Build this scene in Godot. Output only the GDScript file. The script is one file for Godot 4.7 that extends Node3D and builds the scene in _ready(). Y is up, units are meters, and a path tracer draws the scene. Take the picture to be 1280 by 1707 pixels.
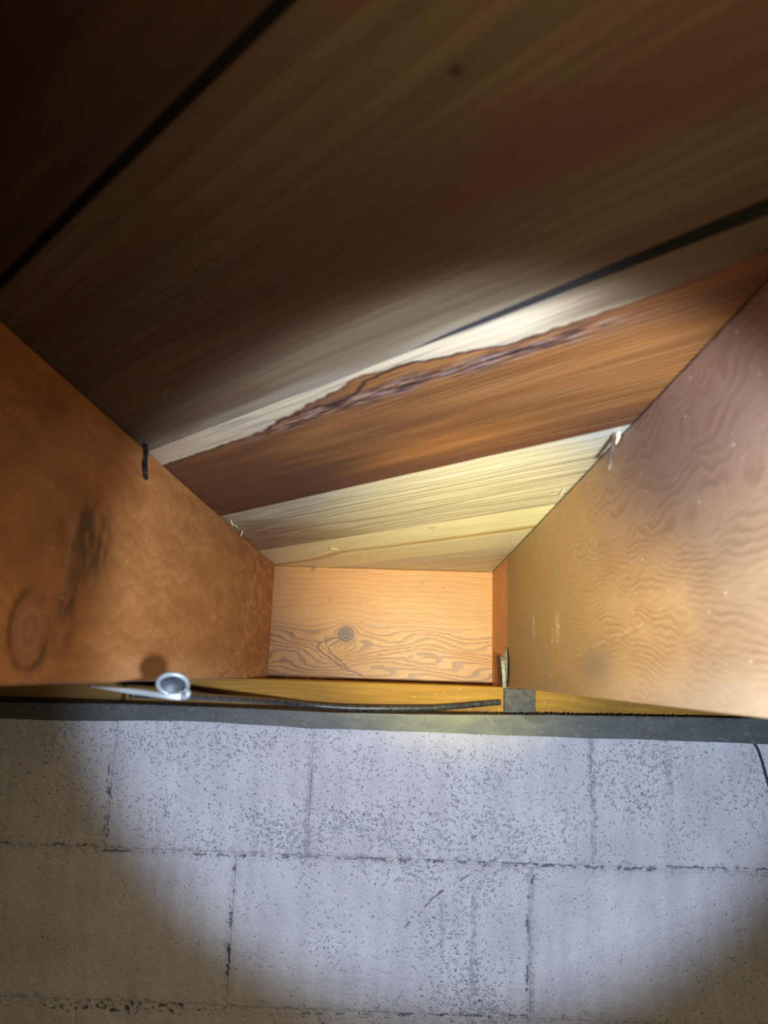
extends Node3D
# A joist bay at the top of a block foundation wall, seen by torch light.
# x right, y up, depth = -z.  The eye is at the origin, a little above the bottoms of the joists.

const JB := -0.0135        # bottom of the joists = top of the sill
const JT := 0.1755         # top of the joists = underside of the subfloor
const XL := -0.213         # inner face of the joist on the left
const XR := 0.158          # inner face of the joist on the right
const RIM := -1.31         # inner face of the rim joist
const SILL := -1.115       # inner face of the sill
const WALL := -1.06        # inner face of the block wall
const WT := -0.0560        # top of the block wall

const LOOPS := [Vector2(-0.101, 0.056), Vector2(-0.133, 0.046), Vector2(-0.136, 0.036), Vector2(-0.117, 0.0245), Vector2(-0.089, 0.006), Vector2(-0.059, -0.004), Vector2(9, 9), Vector2(-0.099, 0.052), Vector2(-0.116, 0.042), Vector2(-0.116, 0.033), Vector2(-0.097, 0.018), Vector2(-0.083, 0.006)]
const UPPER := [-0.375, -0.111, 0.2587]
const LOWER := [-0.203, 0.178]
const DRIPS := [[0.1045, -0.27, -0.385, 0.0042, 0.6], [0.065, -0.275, -0.36, 0.0042, 0.4], [-0.111, -0.12, -0.236, 0.0042, 0.55], [0.2587, -0.085, -0.2345, 0.0026, 0.65], [0.3594, -0.08, -0.14, 0.006, 0.4], [0.222, -0.16, -0.2, 0.004, 0.4], [0.177, -0.245, -0.41, 0.0045, 0.45]]
const CRACKS := [
	[-0.379, -0.13, -0.3705, -0.226, 0.0011, 0.1],
	[-0.3725, -0.14, -0.3775, -0.215, 0.0009, 0.3],
	[-0.2025, -0.25, -0.2035, -0.36, 0.0012, 0.0],
	[-0.2025, -0.345, -0.2025, -0.378, 0.0016, -1.0],
	[-0.51, -0.232, -0.39, -0.2305, 0.0014, 0.15],
	[-0.375, -0.237, -0.19, -0.237, 0.0014, 0.0],
	[-0.19, -0.236, 0.18, -0.2335, 0.0009, 0.0],
	[0.182, -0.2345, 0.34, -0.2345, 0.0013, -0.25],
	[0.33, -0.231, 0.5, -0.2285, 0.0011, -0.1],
	[0.0188, -0.3132, 0.0599, -0.2731, 0.001, -0.05],
	[0.0599, -0.2731, 0.1361, -0.2275, 0.001, -0.05],
	[0.1745, -0.258, 0.172, -0.41, 0.0016, 0.0],
	[0.186, -0.238, 0.179, -0.256, 0.0014, -0.6],
	[-0.12, -0.417, 0.17, -0.409, 0.001, 0.05],
]
const FLASH_X := [-0.53, -0.37, -0.21, -0.08, 0.03, 0.14, 0.21, 0.35, 0.49]
const FLASH_Y := [-0.0538, -0.0505, -0.0508, -0.0525, -0.0510, -0.0482, -0.0460, -0.0435, -0.0418]
const SAP_X := [-0.7, -0.53, -0.472, -0.424, -0.387, -0.36, -0.334, -0.30, -0.266, -0.23, -0.193, -0.157, -0.10]
const SAP_Y := [0.313, 0.3147, 0.3150, 0.3060, 0.2994, 0.2965, 0.2893, 0.2935, 0.3030, 0.3125, 0.3127, 0.3135, 0.309]

var na := FastNoiseLite.new()
var nb := FastNoiseLite.new()
var nf := FastNoiseLite.new()
var rng := RandomNumberGenerator.new()


func _ready() -> void:
	var cam := Camera3D.new()
	cam.name = "camera"
	var at := CameraAttributesPhysical.new()
	at.frustum_focal_length = 18.0
	at.frustum_focus_distance = 1.12
	at.frustum_near = 0.02
	at.frustum_far = 20.0
	at.exposure_aperture = 6.5
	cam.attributes = at
	cam.fov = 67.386
	cam.near = 0.02
	cam.far = 20.0
	cam.basis = camera_basis()
	add_child(cam)
	cam.current = true

	var env := Environment.new()
	env.background_mode = Environment.BG_COLOR
	env.background_color = Color(0, 0, 0)
	env.tonemap_mode = Environment.TONE_MAPPER_LINEAR
	env.tonemap_exposure = 1.0
	env.sdfgi_enabled = true
	env.ssao_enabled = true
	env.ssil_enabled = true
	var we := WorldEnvironment.new()
	we.name = "world_environment"
	we.environment = env
	add_child(we)

	# one hand torch beside the lens: its beam, the hot spot in the beam, the spill round it
	var torch := Vector3(0.0504, -0.0401, 0.0)
	beam("torch_beam", torch, Vector3(0.024, 0.119, -0.9926), 28.8, 0.34, Color(0.766, 0.861, 1.0), 1.25)
	beam("torch_beam_halo", torch, Vector3(0.0765, -0.153, -0.985), 45.0, 0.05, Color(0.95, 0.93, 0.90), 0.03)
	beam("torch_hot_spot", torch, Vector3(0.034, 0.172, -1.0), 14.5, 1.0, Color(1.0, 0.975, 0.68), 2.5)
	beam("torch_spill", torch, Vector3(-0.05, -0.42, -1.0), 52.0, 1.0, Color(1.0, 0.925, 0.735), 0.25)
	beam("added_ceiling_fill", torch, Vector3(0.30, 1.0, -0.70), 60.0, 1.0, Color(1.0, 0.92, 0.74), 0.042)  # added fill to brighten the planks, not a part of the torch

	na.seed = 11
	nb.seed = 23
	nf.seed = 37
	for n in [na, nb, nf]:
		n.noise_type = FastNoiseLite.TYPE_SIMPLEX_SMOOTH
		n.frequency = 1.0
		n.fractal_type = FastNoiseLite.FRACTAL_NONE
	nb.fractal_type = FastNoiseLite.FRACTAL_FBM
	nb.fractal_octaves = 3
	rng.seed = 5

	build_wall()
	build_ceiling()
	build_joists()
	build_rim()
	build_sill()
	build_flashing()
	build_anchor()
	build_eye_rod()
	build_cables()
	build_nails()
	build_crumbs()


func camera_basis() -> Basis:
	# the joists vanish at pixel (662, 1123) of 1280 x 1707, focal length 1280 pixels, tilted 1.6 degrees
	var back := -Vector3(22.0 / 1280.0, -269.5 / 1280.0, -1.0).normalized()
	var right := Vector3(1.0, -0.028, 0.0)
	right.z = -(right.x * back.x + right.y * back.y) / back.z
	right = right.normalized()
	var up := back.cross(right)
	return Basis(right, up, back).transposed()


func beam(called: String, from: Vector3, towards: Vector3, half: float, soft: float, color: Color, energy: float) -> void:
	var s := SpotLight3D.new()
	s.name = called
	s.position = from
	s.basis = Basis.looking_at(towards, Vector3.UP)
	s.spot_angle = half
	s.spot_angle_attenuation = soft
	s.spot_range = 6.0
	s.spot_attenuation = 2.0
	s.light_color = color
	s.light_energy = energy
	s.light_size = 0.01
	s.shadow_enabled = true
	add_child(s)


# ---------------------------------------------------------------- objects

func tag(o: Node, label: String, category: String, group := "") -> void:
	o.set_meta("label", label)
	o.set_meta("category", category)
	if group:
		o.set_meta("group", group)


func base(called: String, where := Vector3.ZERO, parent: Node = self) -> Node3D:
	var o := Node3D.new()
	o.name = called
	o.position = where
	parent.add_child(o, true)
	return o


func piece(called: String, st: SurfaceTool, m: Material, parent: Node = self) -> MeshInstance3D:
	st.generate_normals()
	var o := MeshInstance3D.new()
	o.name = called
	o.mesh = st.commit()
	o.material_override = m
	parent.add_child(o, true)
	return o


func begin(smooth := -1) -> SurfaceTool:
	var st := SurfaceTool.new()
	st.begin(Mesh.PRIMITIVE_TRIANGLES)
	st.set_smooth_group(smooth)
	return st


# a triangle that faces the way of «out»
func tri(st: SurfaceTool, a: Vector3, b: Vector3, c: Vector3, out: Vector3, uv: Callable) -> void:
	var list := [a, b, c]
	if (b - a).cross(c - a).dot(out) > 0.0:
		list = [a, c, b]
	for p in list:
		st.set_uv(uv.call(p))
		st.add_vertex(p)


func quad(st: SurfaceTool, a: Vector3, b: Vector3, c: Vector3, d: Vector3, out: Vector3, uv: Callable) -> void:
	tri(st, a, b, c, out, uv)
	tri(st, a, c, d, out, uv)


func no_uv(_p: Vector3) -> Vector2:
	return Vector2.ZERO


# a box with chamfered edges
func box(st: SurfaceTool, lo: Vector3, hi: Vector3, ch: float, uv: Callable) -> void:
	var mid := (lo + hi) * 0.5
	var h := (hi - lo) * 0.5
	var at := func(sx: float, sy: float, sz: float, axis: int) -> Vector3:
		var v := Vector3(sx * h.x, sy * h.y, sz * h.z)
		for k in 3:
			if k != axis:
				v[k] -= signf(v[k]) * ch
		return mid + v
	for axis in 3:
		var k1 := (axis + 1) % 3
		var k2 := (axis + 2) % 3
		for s in [-1.0, 1.0]:
			var cs := []
			for t in [[-1.0, -1.0], [1.0, -1.0], [1.0, 1.0], [-1.0, 1.0]]:
				var g := Vector3.ZERO
				g[axis] = s
				g[k1] = t[0]
				g[k2] = t[1]
				cs.append(at.call(g.x, g.y, g.z, axis))
			var out := Vector3.ZERO
			out[axis] = s
			quad(st, cs[0], cs[1], cs[2], cs[3], out, uv)
	if ch <= 0.0:
		return
	for axis in 3:                      # the edges that run along each axis
		var k1 := (axis + 1) % 3
		var k2 := (axis + 2) % 3
		for s1 in [-1.0, 1.0]:
			for s2 in [-1.0, 1.0]:
				var e := []
				for sa in [-1.0, 1.0]:
					var g := Vector3.ZERO
					g[axis] = sa
					g[k1] = s1
					g[k2] = s2
					e.append([at.call(g.x, g.y, g.z, k1), at.call(g.x, g.y, g.z, k2)])
				var out := Vector3.ZERO
				out[k1] = s1
				out[k2] = s2
				quad(st, e[0][0], e[1][0], e[1][1], e[0][1], out, uv)
	for sx in [-1.0, 1.0]:
		for sy in [-1.0, 1.0]:
			for sz in [-1.0, 1.0]:
				tri(st, at.call(sx, sy, sz, 0), at.call(sx, sy, sz, 1), at.call(sx, sy, sz, 2), Vector3(sx, sy, sz), uv)


# a tube along points, with a radius at each
func tube(st: SurfaceTool, pts: Array, radii: Array, sides := 14, capped := true, flat := 1.0) -> void:
	var rings := []
	var up := Vector3.UP
	for i in pts.size():
		var t: Vector3 = (pts[mini(i + 1, pts.size() - 1)] - pts[maxi(i - 1, 0)]).normalized()
		if absf(t.dot(up)) > 0.95:
			up = Vector3.RIGHT
		var s := t.cross(up).normalized()
		var u := s.cross(t).normalized()
		up = u
		var ring := []
		for k in sides:
			var a := TAU * k / sides
			ring.append(pts[i] + (s * cos(a) + u * sin(a) * flat) * radii[i])
		rings.append(ring)
	for i in rings.size() - 1:
		for k in sides:
			var k2 := (k + 1) % sides
			var mid: Vector3 = (pts[i] + pts[i + 1]) * 0.5
			var a: Vector3 = rings[i][k]
			var c: Vector3 = rings[i + 1][k2]
			quad(st, a, rings[i + 1][k], c, rings[i][k2], (a + c) * 0.5 - mid, no_uv)
	if capped:
		for e in [0, rings.size() - 1]:
			var out: Vector3 = pts[0] - pts[1] if e == 0 else pts[e] - pts[e - 1]
			for k in sides:
				tri(st, pts[e], rings[e][k], rings[e][(k + 1) % sides], out, no_uv)


func curve(points: Array, step := 0.006) -> Array:
	var c := Curve3D.new()
	c.bake_interval = step
	for i in points.size():
		var t: Vector3 = (points[mini(i + 1, points.size() - 1)] - points[maxi(i - 1, 0)]) * 0.17
		c.add_point(points[i], -t, t)
	return Array(c.get_baked_points())


# ---------------------------------------------------------------- materials

func metal(c: Color, rough: float, metallic: float, grain := 0.0, seed_ := 1) -> StandardMaterial3D:
	var m := StandardMaterial3D.new()
	m.albedo_color = c
	m.roughness = rough
	m.metallic = metallic
	if grain > 0.0:
		var n := FastNoiseLite.new()
		n.seed = seed_
		n.frequency = 0.03
		n.fractal_octaves = 4
		var t := NoiseTexture2D.new()
		t.width = 256
		t.height = 256
		t.seamless = true
		t.noise = n
		var g := Gradient.new()
		g.set_color(0, c.darkened(grain))
		g.set_color(1, c.lightened(grain * 0.5))
		t.color_ramp = g
		m.albedo_color = Color.WHITE
		m.albedo_texture = t
		m.uv1_triplanar = true
		m.uv1_scale = Vector3.ONE * 14.0
	return m


# draws a surface pixel by pixel: fn(p, q) gives [red, green, blue, height], p and q in metres
func painted(p0: float, p1: float, q0: float, q1: float, w: int, h: int, fn: Callable, rough: float, relief_mm: float) -> StandardMaterial3D:
	var rows := []
	var reliefs := []
	rows.resize(h)
	reliefs.resize(h)
	var one := func(j: int) -> void:
		var row := PackedByteArray()
		row.resize(w * 3)
		var lift := PackedFloat32Array()
		lift.resize(w)
		var q := q0 + (q1 - q0) * (j + 0.5) / h
		for i in w:
			var v: Array = fn.call(p0 + (p1 - p0) * (i + 0.5) / w, q)
			row[i * 3] = clampi(int(v[0]), 0, 255)
			row[i * 3 + 1] = clampi(int(v[1]), 0, 255)
			row[i * 3 + 2] = clampi(int(v[2]), 0, 255)
			lift[i] = v[3]
		rows[j] = row
		reliefs[j] = lift
	var hands := []
	for t in 4:
		var hand := Thread.new()
		hand.start(func() -> void:
			for j in range(t, h, 4):
				one.call(j))
		hands.append(hand)
	for hand in hands:
		hand.wait_to_finish()
	var bytes := PackedByteArray()
	var lifts := PackedFloat32Array()
	for j in h:
		bytes.append_array(rows[j])
		lifts.append_array(reliefs[j])
	var m := StandardMaterial3D.new()
	m.albedo_texture = ImageTexture.create_from_image(Image.create_from_data(w, h, false, Image.FORMAT_RGB8, bytes))
	m.roughness = rough
	m.metallic_specular = 0.4
	m.heightmap_enabled = true
	m.heightmap_texture = ImageTexture.create_from_image(Image.create_from_data(w, h, false, Image.FORMAT_RF, lifts.to_byte_array()))
	m.heightmap_scale = relief_mm * 0.1
	return m


func year(r: float) -> float:        # 0 in spring wood, up to 1 in the dark line of late wood
	var f := fposmod(r, 1.0)
	return smoothstep(0.15, 0.88, f) * (1.0 - smoothstep(0.9, 1.0, f))


func bump(x: float, y: float, sx: float, sy: float) -> float:
	return exp(-(x * x) / (sx * sx) - (y * y) / (sy * sy))


func seg(p: Vector2, a: Vector2, b: Vector2) -> float:
	return p.distance_to(Geometry2D.get_closest_point_to_segment(p, a, b))


func mixed(a: Vector3, b: Vector3, t: float, h: float) -> Array:
	var v := a.lerp(b, t)
	return [v.x, v.y, v.z, h]


# ---------------------------------------------------------------- the wall

func wall_look(x: float, y: float) -> Array:
	var soft := nb.get_noise_2d(x * 7.0, y * 11.0)
	var n1 := na.get_noise_2d(x * 85.0, y * 115.0)
	var n2 := na.get_noise_2d(x * 250.0, y * 290.0)
	var n3 := na.get_noise_2d(x * 560.0 + 9.0, y * 560.0)
	var c := Vector3(187, 181, 183) + Vector3(1, 1, 0.85) * (11.0 * soft + 6.0 * na.get_noise_2d(x * 45.0, y * 5.0) + 4.0 * n1 + 4.0 * n3)
	var h := 0.5 * nb.get_noise_2d(x * 45.0, y * 55.0) + 0.25 * n2 + 0.15 * n3
	# paint lost in flecks: thick in some places, thin in others
	var d := 0.08 + 0.20 * smoothstep(-0.25, -0.22, y) + 0.85 * bump(x + 0.03, y + 0.205, 0.28, 0.055) + 0.8 * bump(x - 0.09, y + 0.33, 0.10, 0.11) + 0.75 * bump(x + 0.25, y + 0.095, 0.16, 0.03)
	d += 0.55 * bump(x - 0.35, y + 0.12, 0.08, 0.07) + 0.45 * bump(x + 0.09, y + 0.32, 0.08, 0.07) + 0.4 * bump(x - 0.44, y + 0.36, 0.07, 0.09) + 0.6 * bump(x - 0.475, y + 0.11, 0.03, 0.07)
	d += 0.4 * bump(x - 0.1, y + 0.12, 0.25, 0.05) + 0.5 * bump(x - 0.09, y + 0.41, 0.12, 0.03) + 0.3 * bump(x + 0.45, y + 0.12, 0.10, 0.08)
	# the mortar bands are rougher and a little greyer than the faces
	var bed := exp(-pow((y + 0.2345 - 0.003 * n1) / 0.0065, 2.0)) + exp(-pow((y + 0.4135 - 0.003 * n1) / 0.0075, 2.0))
	for s in (UPPER if y > -0.2345 else LOWER):
		bed = maxf(bed, exp(-pow((x - s + 0.002 * n1) / 0.006, 2.0)))
	c -= Vector3(16, 16, 15) * bed * (0.5 + 0.7 * n1)
	d += 0.35 * bed
	h += bed * (0.6 * n1 + 0.4 * n2)
	d = minf(d, 1.05) * (0.85 + 0.5 * soft) + 0.28 * na.get_noise_2d(x * 16.0 + 7.0, y * 18.0)
	var lost := smoothstep(0.0, 0.30, 0.50 * n1 + 0.75 * n2 + 0.3 * n3 - (0.78 - 0.64 * d))
	c = c.lerp(Vector3(132, 130, 132) - Vector3(20, 20, 20) * n3, 0.8 * lost)
	h -= 0.8 * lost
	var chip := smoothstep(0.0, 0.2, na.get_noise_2d(x * 150.0 - 30.0, y * 210.0 + 9.0) + 0.35 * n3 - (1.0 - 0.22 * d))
	c = c.lerp(Vector3(78, 76, 78), 0.85 * chip)
	h -= 1.6 * chip
	var pin := smoothstep(0.0, 0.12, na.get_noise_2d(x * 330.0 + 3.0, y * 330.0) - (0.90 - 0.08 * d))
	c = c.lerp(Vector3(70, 68, 68), 0.7 * pin)
	# drips and trowel marks
	var wob := 0.0035 * na.get_noise_2d(x * 3.0, y * 55.0) + 0.0015 * na.get_noise_2d(5.0, y * 240.0)
	for s in DRIPS:
		if absf(x - s[0]) > 0.012 or y > s[1] + 0.016 or y < s[2] - 0.021:
			continue
		var k := smoothstep(s[3], s[3] * 0.4, absf(x + wob - s[0])) * smoothstep(s[1] + 0.015, s[1] - 0.01, y) * smoothstep(s[2] - 0.02, s[2] + 0.01, y)
		k *= 0.6 + 0.6 * na.get_noise_2d(x * 150.0, y * 90.0)
		c = c.lerp(Vector3(128, 125, 126), clampf(k, 0.0, 1.0) * s[4])
	# cracks and the ragged lines of the joints
	var p := Vector2(x + 0.0011 * n1 + 0.0011 * n2, y + 0.0011 * na.get_noise_2d(x * 90.0 + 50.0, y * 90.0) + 0.001 * n2)
	var broken := na.get_noise_2d(x * 38.0 + 3.0, y * 38.0) + 0.7 * n1
	for s in CRACKS:
		if p.x < minf(s[0], s[2]) - 0.002 or p.x > maxf(s[0], s[2]) + 0.002 or p.y < minf(s[1], s[3]) - 0.002 or p.y > maxf(s[1], s[3]) + 0.002:
			continue
		var k := smoothstep(s[4], s[4] * 0.35, seg(p, Vector2(s[0], s[1]), Vector2(s[2], s[3]))) * smoothstep(s[5], s[5] + 0.15, broken)
		c = c.lerp(Vector3(70, 68, 70), 0.72 * k)
		h -= 1.2 * k
	# a row of holes along the second bed joint at the left
	var row := bump(x + 0.33, y + 0.419 - 0.02 * (x + 0.33), 0.14, 0.008)
	var hole := smoothstep(0.0, 0.25, na.get_noise_2d(x * 105.0 + 77.0, y * 150.0) + 0.3 * n3 - (1.0 - 0.75 * row))
	c = c.lerp(Vector3(72, 66, 58), 0.75 * hole)
	h -= 2.0 * hole
	return [c.x, c.y, c.z, h]


func build_wall() -> void:
	var m := painted(-0.78, 0.78, -0.80, -0.04, 1760, 860, wall_look, 0.8, 1.0)
	var uv := func(p: Vector3) -> Vector2: return Vector2((p.x + 0.78) / 1.56, (p.y + 0.80) / 0.76)
	var wall := base("wall_front")
	wall.set_meta("kind", "structure")
	var st := begin()
	box(st, Vector3(-0.76, -0.775, -1.315), Vector3(0.76, WT - 0.0005, WALL - 0.0012), 0.0, uv)
	piece("mortar", st, m, wall)
	var courses := [[WT, -0.2345, [-0.755, -0.375, -0.111, 0.2587, 0.64, 0.76]], [-0.2345, -0.413, [-0.76, -0.58, -0.203, 0.178, 0.557, 0.76]], [-0.413, -0.592, [-0.76, -0.39, -0.01, 0.37, 0.75]], [-0.592, -0.773, [-0.76, -0.58, -0.2, 0.18, 0.56, 0.76]]]
	for k in courses.size():
		var c: Array = courses[k]
		for i in c[2].size() - 1:
			var s := begin()
			var out: float = 0.0004 * ((i * 7 + k * 3) % 3)
			box(s, Vector3(c[2][i] + 0.0014, c[1] + 0.0014, WALL - 0.06), Vector3(c[2][i + 1] - 0.0014, c[0] - 0.0014, WALL + out - 0.0004), 0.0009, uv)
			piece("block", s, m, wall)


# ---------------------------------------------------------------- subfloor

# p runs along the planks, q across them (metres from the eye)
func plank_dark(p: float, q: float) -> Array:
	var g := na.get_noise_2d(p * 5.0, q * 60.0)
	var f := na.get_noise_2d(p * 14.0, q * 420.0)
	var r := year(q * 55.0 + 0.7 * na.get_noise_2d(p * 2.5, q * 9.0))
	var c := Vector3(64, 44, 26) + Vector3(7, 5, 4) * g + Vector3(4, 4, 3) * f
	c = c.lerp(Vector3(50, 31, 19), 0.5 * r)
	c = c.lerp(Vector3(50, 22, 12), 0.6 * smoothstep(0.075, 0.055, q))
	return [c.x, c.y, c.z, 0.3 * f - 0.2 * r]


func plank_grey(p: float, q: float) -> Array:
	var g := na.get_noise_2d(p * 4.0 + 9.0, q * 45.0)
	var f := na.get_noise_2d(p * 12.0, q * 500.0)
	var r := year(q * 110.0 + 0.9 * na.get_noise_2d(p * 2.0, q * 12.0))
	var c := Vector3(98, 80, 55) + Vector3(10, 8, 6) * g + Vector3(5, 4, 3) * f
	c = c.lerp(Vector3(72, 50, 34), 0.3 * r)
	c = c.lerp(Vector3(92, 58, 42), 0.6 * bump(q - 0.20, p + 0.15 + 0.08 * g, 0.022, 0.16) + 0.3 * smoothstep(0.05, 0.3, na.get_noise_2d(p * 3.0 + 3.0, q * 22.0)))
	# pale sap along the upper edge
	c = c.lerp(Vector3(140, 124, 102), 0.75 * smoothstep(0.262, 0.284, q + 0.006 * na.get_noise_2d(p * 9.0, q * 90.0)) * smoothstep(-0.15, -0.27, p))
	c = c.lerp(Vector3(122, 104, 78), 0.35 * bump(q - 0.247, p + 0.25, 0.006, 0.2))
	c = c.lerp(Vector3(40, 28, 20), 0.8 * bump(p + 0.130, q - 0.1476, 0.0022, 0.0022))
	return [c.x, c.y, c.z, 0.3 * f - 0.25 * r]


func sap_edge(p: float) -> float:
	var xs := SAP_X
	var ys := SAP_Y
	if p <= xs[0]:
		return ys[0]
	for i in xs.size() - 1:
		if p < xs[i + 1]:
			return lerpf(ys[i], ys[i + 1], smoothstep(xs[i], xs[i + 1], p))
	return ys[-1]


func plank_waney(p: float, q: float) -> Array:
	var g := na.get_noise_2d(p * 5.0, q * 50.0 + 4.0)
	var f := na.get_noise_2d(p * 13.0, q * 520.0)
	var edge := sap_edge(p) + 0.0012 * na.get_noise_2d(p * 90.0, q * 60.0)
	var heart := smoothstep(-0.0008, 0.0012, q - edge)
	# sapwood, weathered in long grey streaks
	var c := Vector3(190, 167, 132) + Vector3(10, 10, 10) * f
	c = c.lerp(Vector3(118, 108, 96), 0.5 * smoothstep(0.1, 0.7, na.get_noise_2d(p * 8.0 + 2.0, q * 150.0)) * smoothstep(-0.62, -0.42, p))
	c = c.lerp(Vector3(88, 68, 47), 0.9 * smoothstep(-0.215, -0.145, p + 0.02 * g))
	var h := 0.25 * f
	if heart > 0.0:
		var w := q - edge
		var b := Vector3(138, 86, 38) + Vector3(18, 13, 8) * g + Vector3(12, 9, 6) * f
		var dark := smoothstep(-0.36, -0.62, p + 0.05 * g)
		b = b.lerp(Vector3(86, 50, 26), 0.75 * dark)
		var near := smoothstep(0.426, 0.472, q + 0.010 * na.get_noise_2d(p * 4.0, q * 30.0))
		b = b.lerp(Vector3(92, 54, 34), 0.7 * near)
		b = b.lerp(Vector3(156, 110, 64), 0.55 * smoothstep(0.2, 0.6, na.get_noise_2d(p * 5.0 + 8.0, q * 150.0)) * smoothstep(-0.45, -0.25, p))
		var r := year(q * 190.0 + 0.8 * na.get_noise_2d(p * 2.0, q * 10.0))
		b = b.lerp(Vector3(70, 38, 20), (0.22 + 0.25 * near) * r)
		h -= 0.25 * r
		# bark pocket: a rough dark strip just under the sap
		var pocket := smoothstep(-0.55, -0.42, p) * smoothstep(-0.14, -0.22, p)
		var mid := 0.0095 + 0.004 * sin(p * 31.0)
		mid = lerpf(mid, 0.318 + 0.0085 * smoothstep(-0.40, -0.25, p) - sap_edge(p), 0.75)
		var rough := nb.get_noise_2d(p * 26.0 + 3.0, q * 260.0)
		var strip := exp(-pow((w - mid - 0.0025 * na.get_noise_2d(p * 22.0, 4.0)) / (0.0078 + 0.003 * na.get_noise_2d(p * 14.0, 9.0)), 2.0)) * pocket
		b = b.lerp(Vector3(98, 62, 50), clampf(strip * 1.1, 0.0, 1.0) * 0.7)
		b = b.lerp(Vector3(158, 124, 92), clampf(strip * smoothstep(0.08, 0.3, rough), 0.0, 1.0) * 0.85)
		b = b.lerp(Vector3(124, 110, 118), clampf(strip * smoothstep(0.06, 0.3, nb.get_noise_2d(p * 20.0 + 60.0, q * 230.0)), 0.0, 1.0) * 0.7)
		b = b.lerp(Vector3(40, 21, 16), clampf(strip * smoothstep(0.08, 0.3, -rough), 0.0, 1.0) * 0.85)
		h += strip * 2.0 * rough
		# a dark shake between sap and bark
		var shake := 0.0016 + 0.012 * smoothstep(-0.29, -0.36, p) * smoothstep(-0.43, -0.37, p)
		var line := exp(-pow((w - shake) / 0.0011, 2.0)) * smoothstep(-0.47, -0.42, p) * smoothstep(-0.19, -0.23, p)
		b = b.lerp(Vector3(34, 16, 14), 0.85 * line)
		h -= 1.5 * line
		b = b.lerp(Vector3(70, 40, 30), 0.6 * exp(-pow((w - 0.001) / 0.0022, 2.0)))
		b = b.lerp(Vector3(78, 46, 24), 0.75 * bump(p + 0.10, q - 0.335, 0.08, 0.016))
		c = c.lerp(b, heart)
	return [c.x, c.y, c.z, h]


func plank_pale(p: float, q: float) -> Array:
	var g := na.get_noise_2d(p * 6.0 + 20.0, q * 55.0)
	var f := na.get_noise_2d(p * 12.0, q * 330.0)
	var r := year((q + 0.010 * p * smoothstep(0.5, 0.6, q)) * 92.0 + 0.5 * na.get_noise_2d(p * 3.0, q * 22.0) + 0.35 * na.get_noise_2d(2.0, q * 60.0))
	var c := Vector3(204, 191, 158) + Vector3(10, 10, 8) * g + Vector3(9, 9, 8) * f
	var pins := smoothstep(0.485, 0.53, q + 0.008 * g)
	c = c.lerp(Vector3(122, 106, 80), (0.12 + 0.4 * pins) * smoothstep(0.4, 1.0, r))
	# grey weathering by the seam
	c = c.lerp(Vector3(206, 202, 198), 0.75 * smoothstep(0.1, 0.45, nb.get_noise_2d(p * 9.0, q * 120.0)) * smoothstep(0.55, 0.485, q))
	c = c.lerp(Vector3(176, 140, 100), 0.5 * smoothstep(-0.68, -0.80, p) * smoothstep(0.51, 0.56, q))
	c = c.lerp(Vector3(150, 128, 100), 0.5 * smoothstep(-0.66, -0.82, p + 0.05 * g))
	c = c.lerp(Vector3(110, 78, 48), 0.6 * smoothstep(0.25, 0.6, na.get_noise_2d(p * 14.0, q * 160.0)) * smoothstep(-0.70, -0.80, p))
	# a long raised splinter line at the left
	c = c.lerp(Vector3(232, 212, 172), 0.7 * bump(p + 0.78, q - 0.555, 0.05, 0.0012))
	return [c.x, c.y, c.z, 0.3 * f - 0.35 * r * pins]


func plank_yellow(p: float, q: float) -> Array:
	var g := na.get_noise_2d(p * 6.0 + 33.0, q * 50.0)
	var f := na.get_noise_2d(p * 18.0, q * 520.0)
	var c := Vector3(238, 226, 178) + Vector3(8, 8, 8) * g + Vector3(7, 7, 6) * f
	var mid := 0.7470 + 0.0215 * smoothstep(-0.75, -1.02, p) - 0.014 * bump(p + 0.86, 0.0, 0.06, 1.0)
	var band := exp(-pow((q - mid + 0.0012 * na.get_noise_2d(p * 30.0, q * 8.0)) / 0.0068, 2.0))
	c = c.lerp(Vector3(168, 124, 56), 0.75 * band)
	var below := smoothstep(0.757, 0.775, q)
	var r := year((q - 0.10 * (p + 0.7)) * 130.0 + 0.8 * na.get_noise_2d(p * 4.0, q * 18.0))
	c = c.lerp(Vector3(160, 138, 98), (0.08 + 0.42 * below) * r)
	c = c.lerp(Vector3(226, 222, 210), 0.5 * below * smoothstep(-0.8, -0.6, p) * (1.0 - r))
	var kn := bump(p + 0.626, q - 0.6788, 0.006, 0.0035)
	c = c.lerp(Vector3(112, 80, 36), 0.8 * kn * (0.5 + 0.5 * sin(700.0 * Vector2(p + 0.626, (q - 0.6788) * 1.7).length())))
	return [c.x, c.y, c.z, 0.3 * f - 0.3 * r * below - 0.2 * band]


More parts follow.
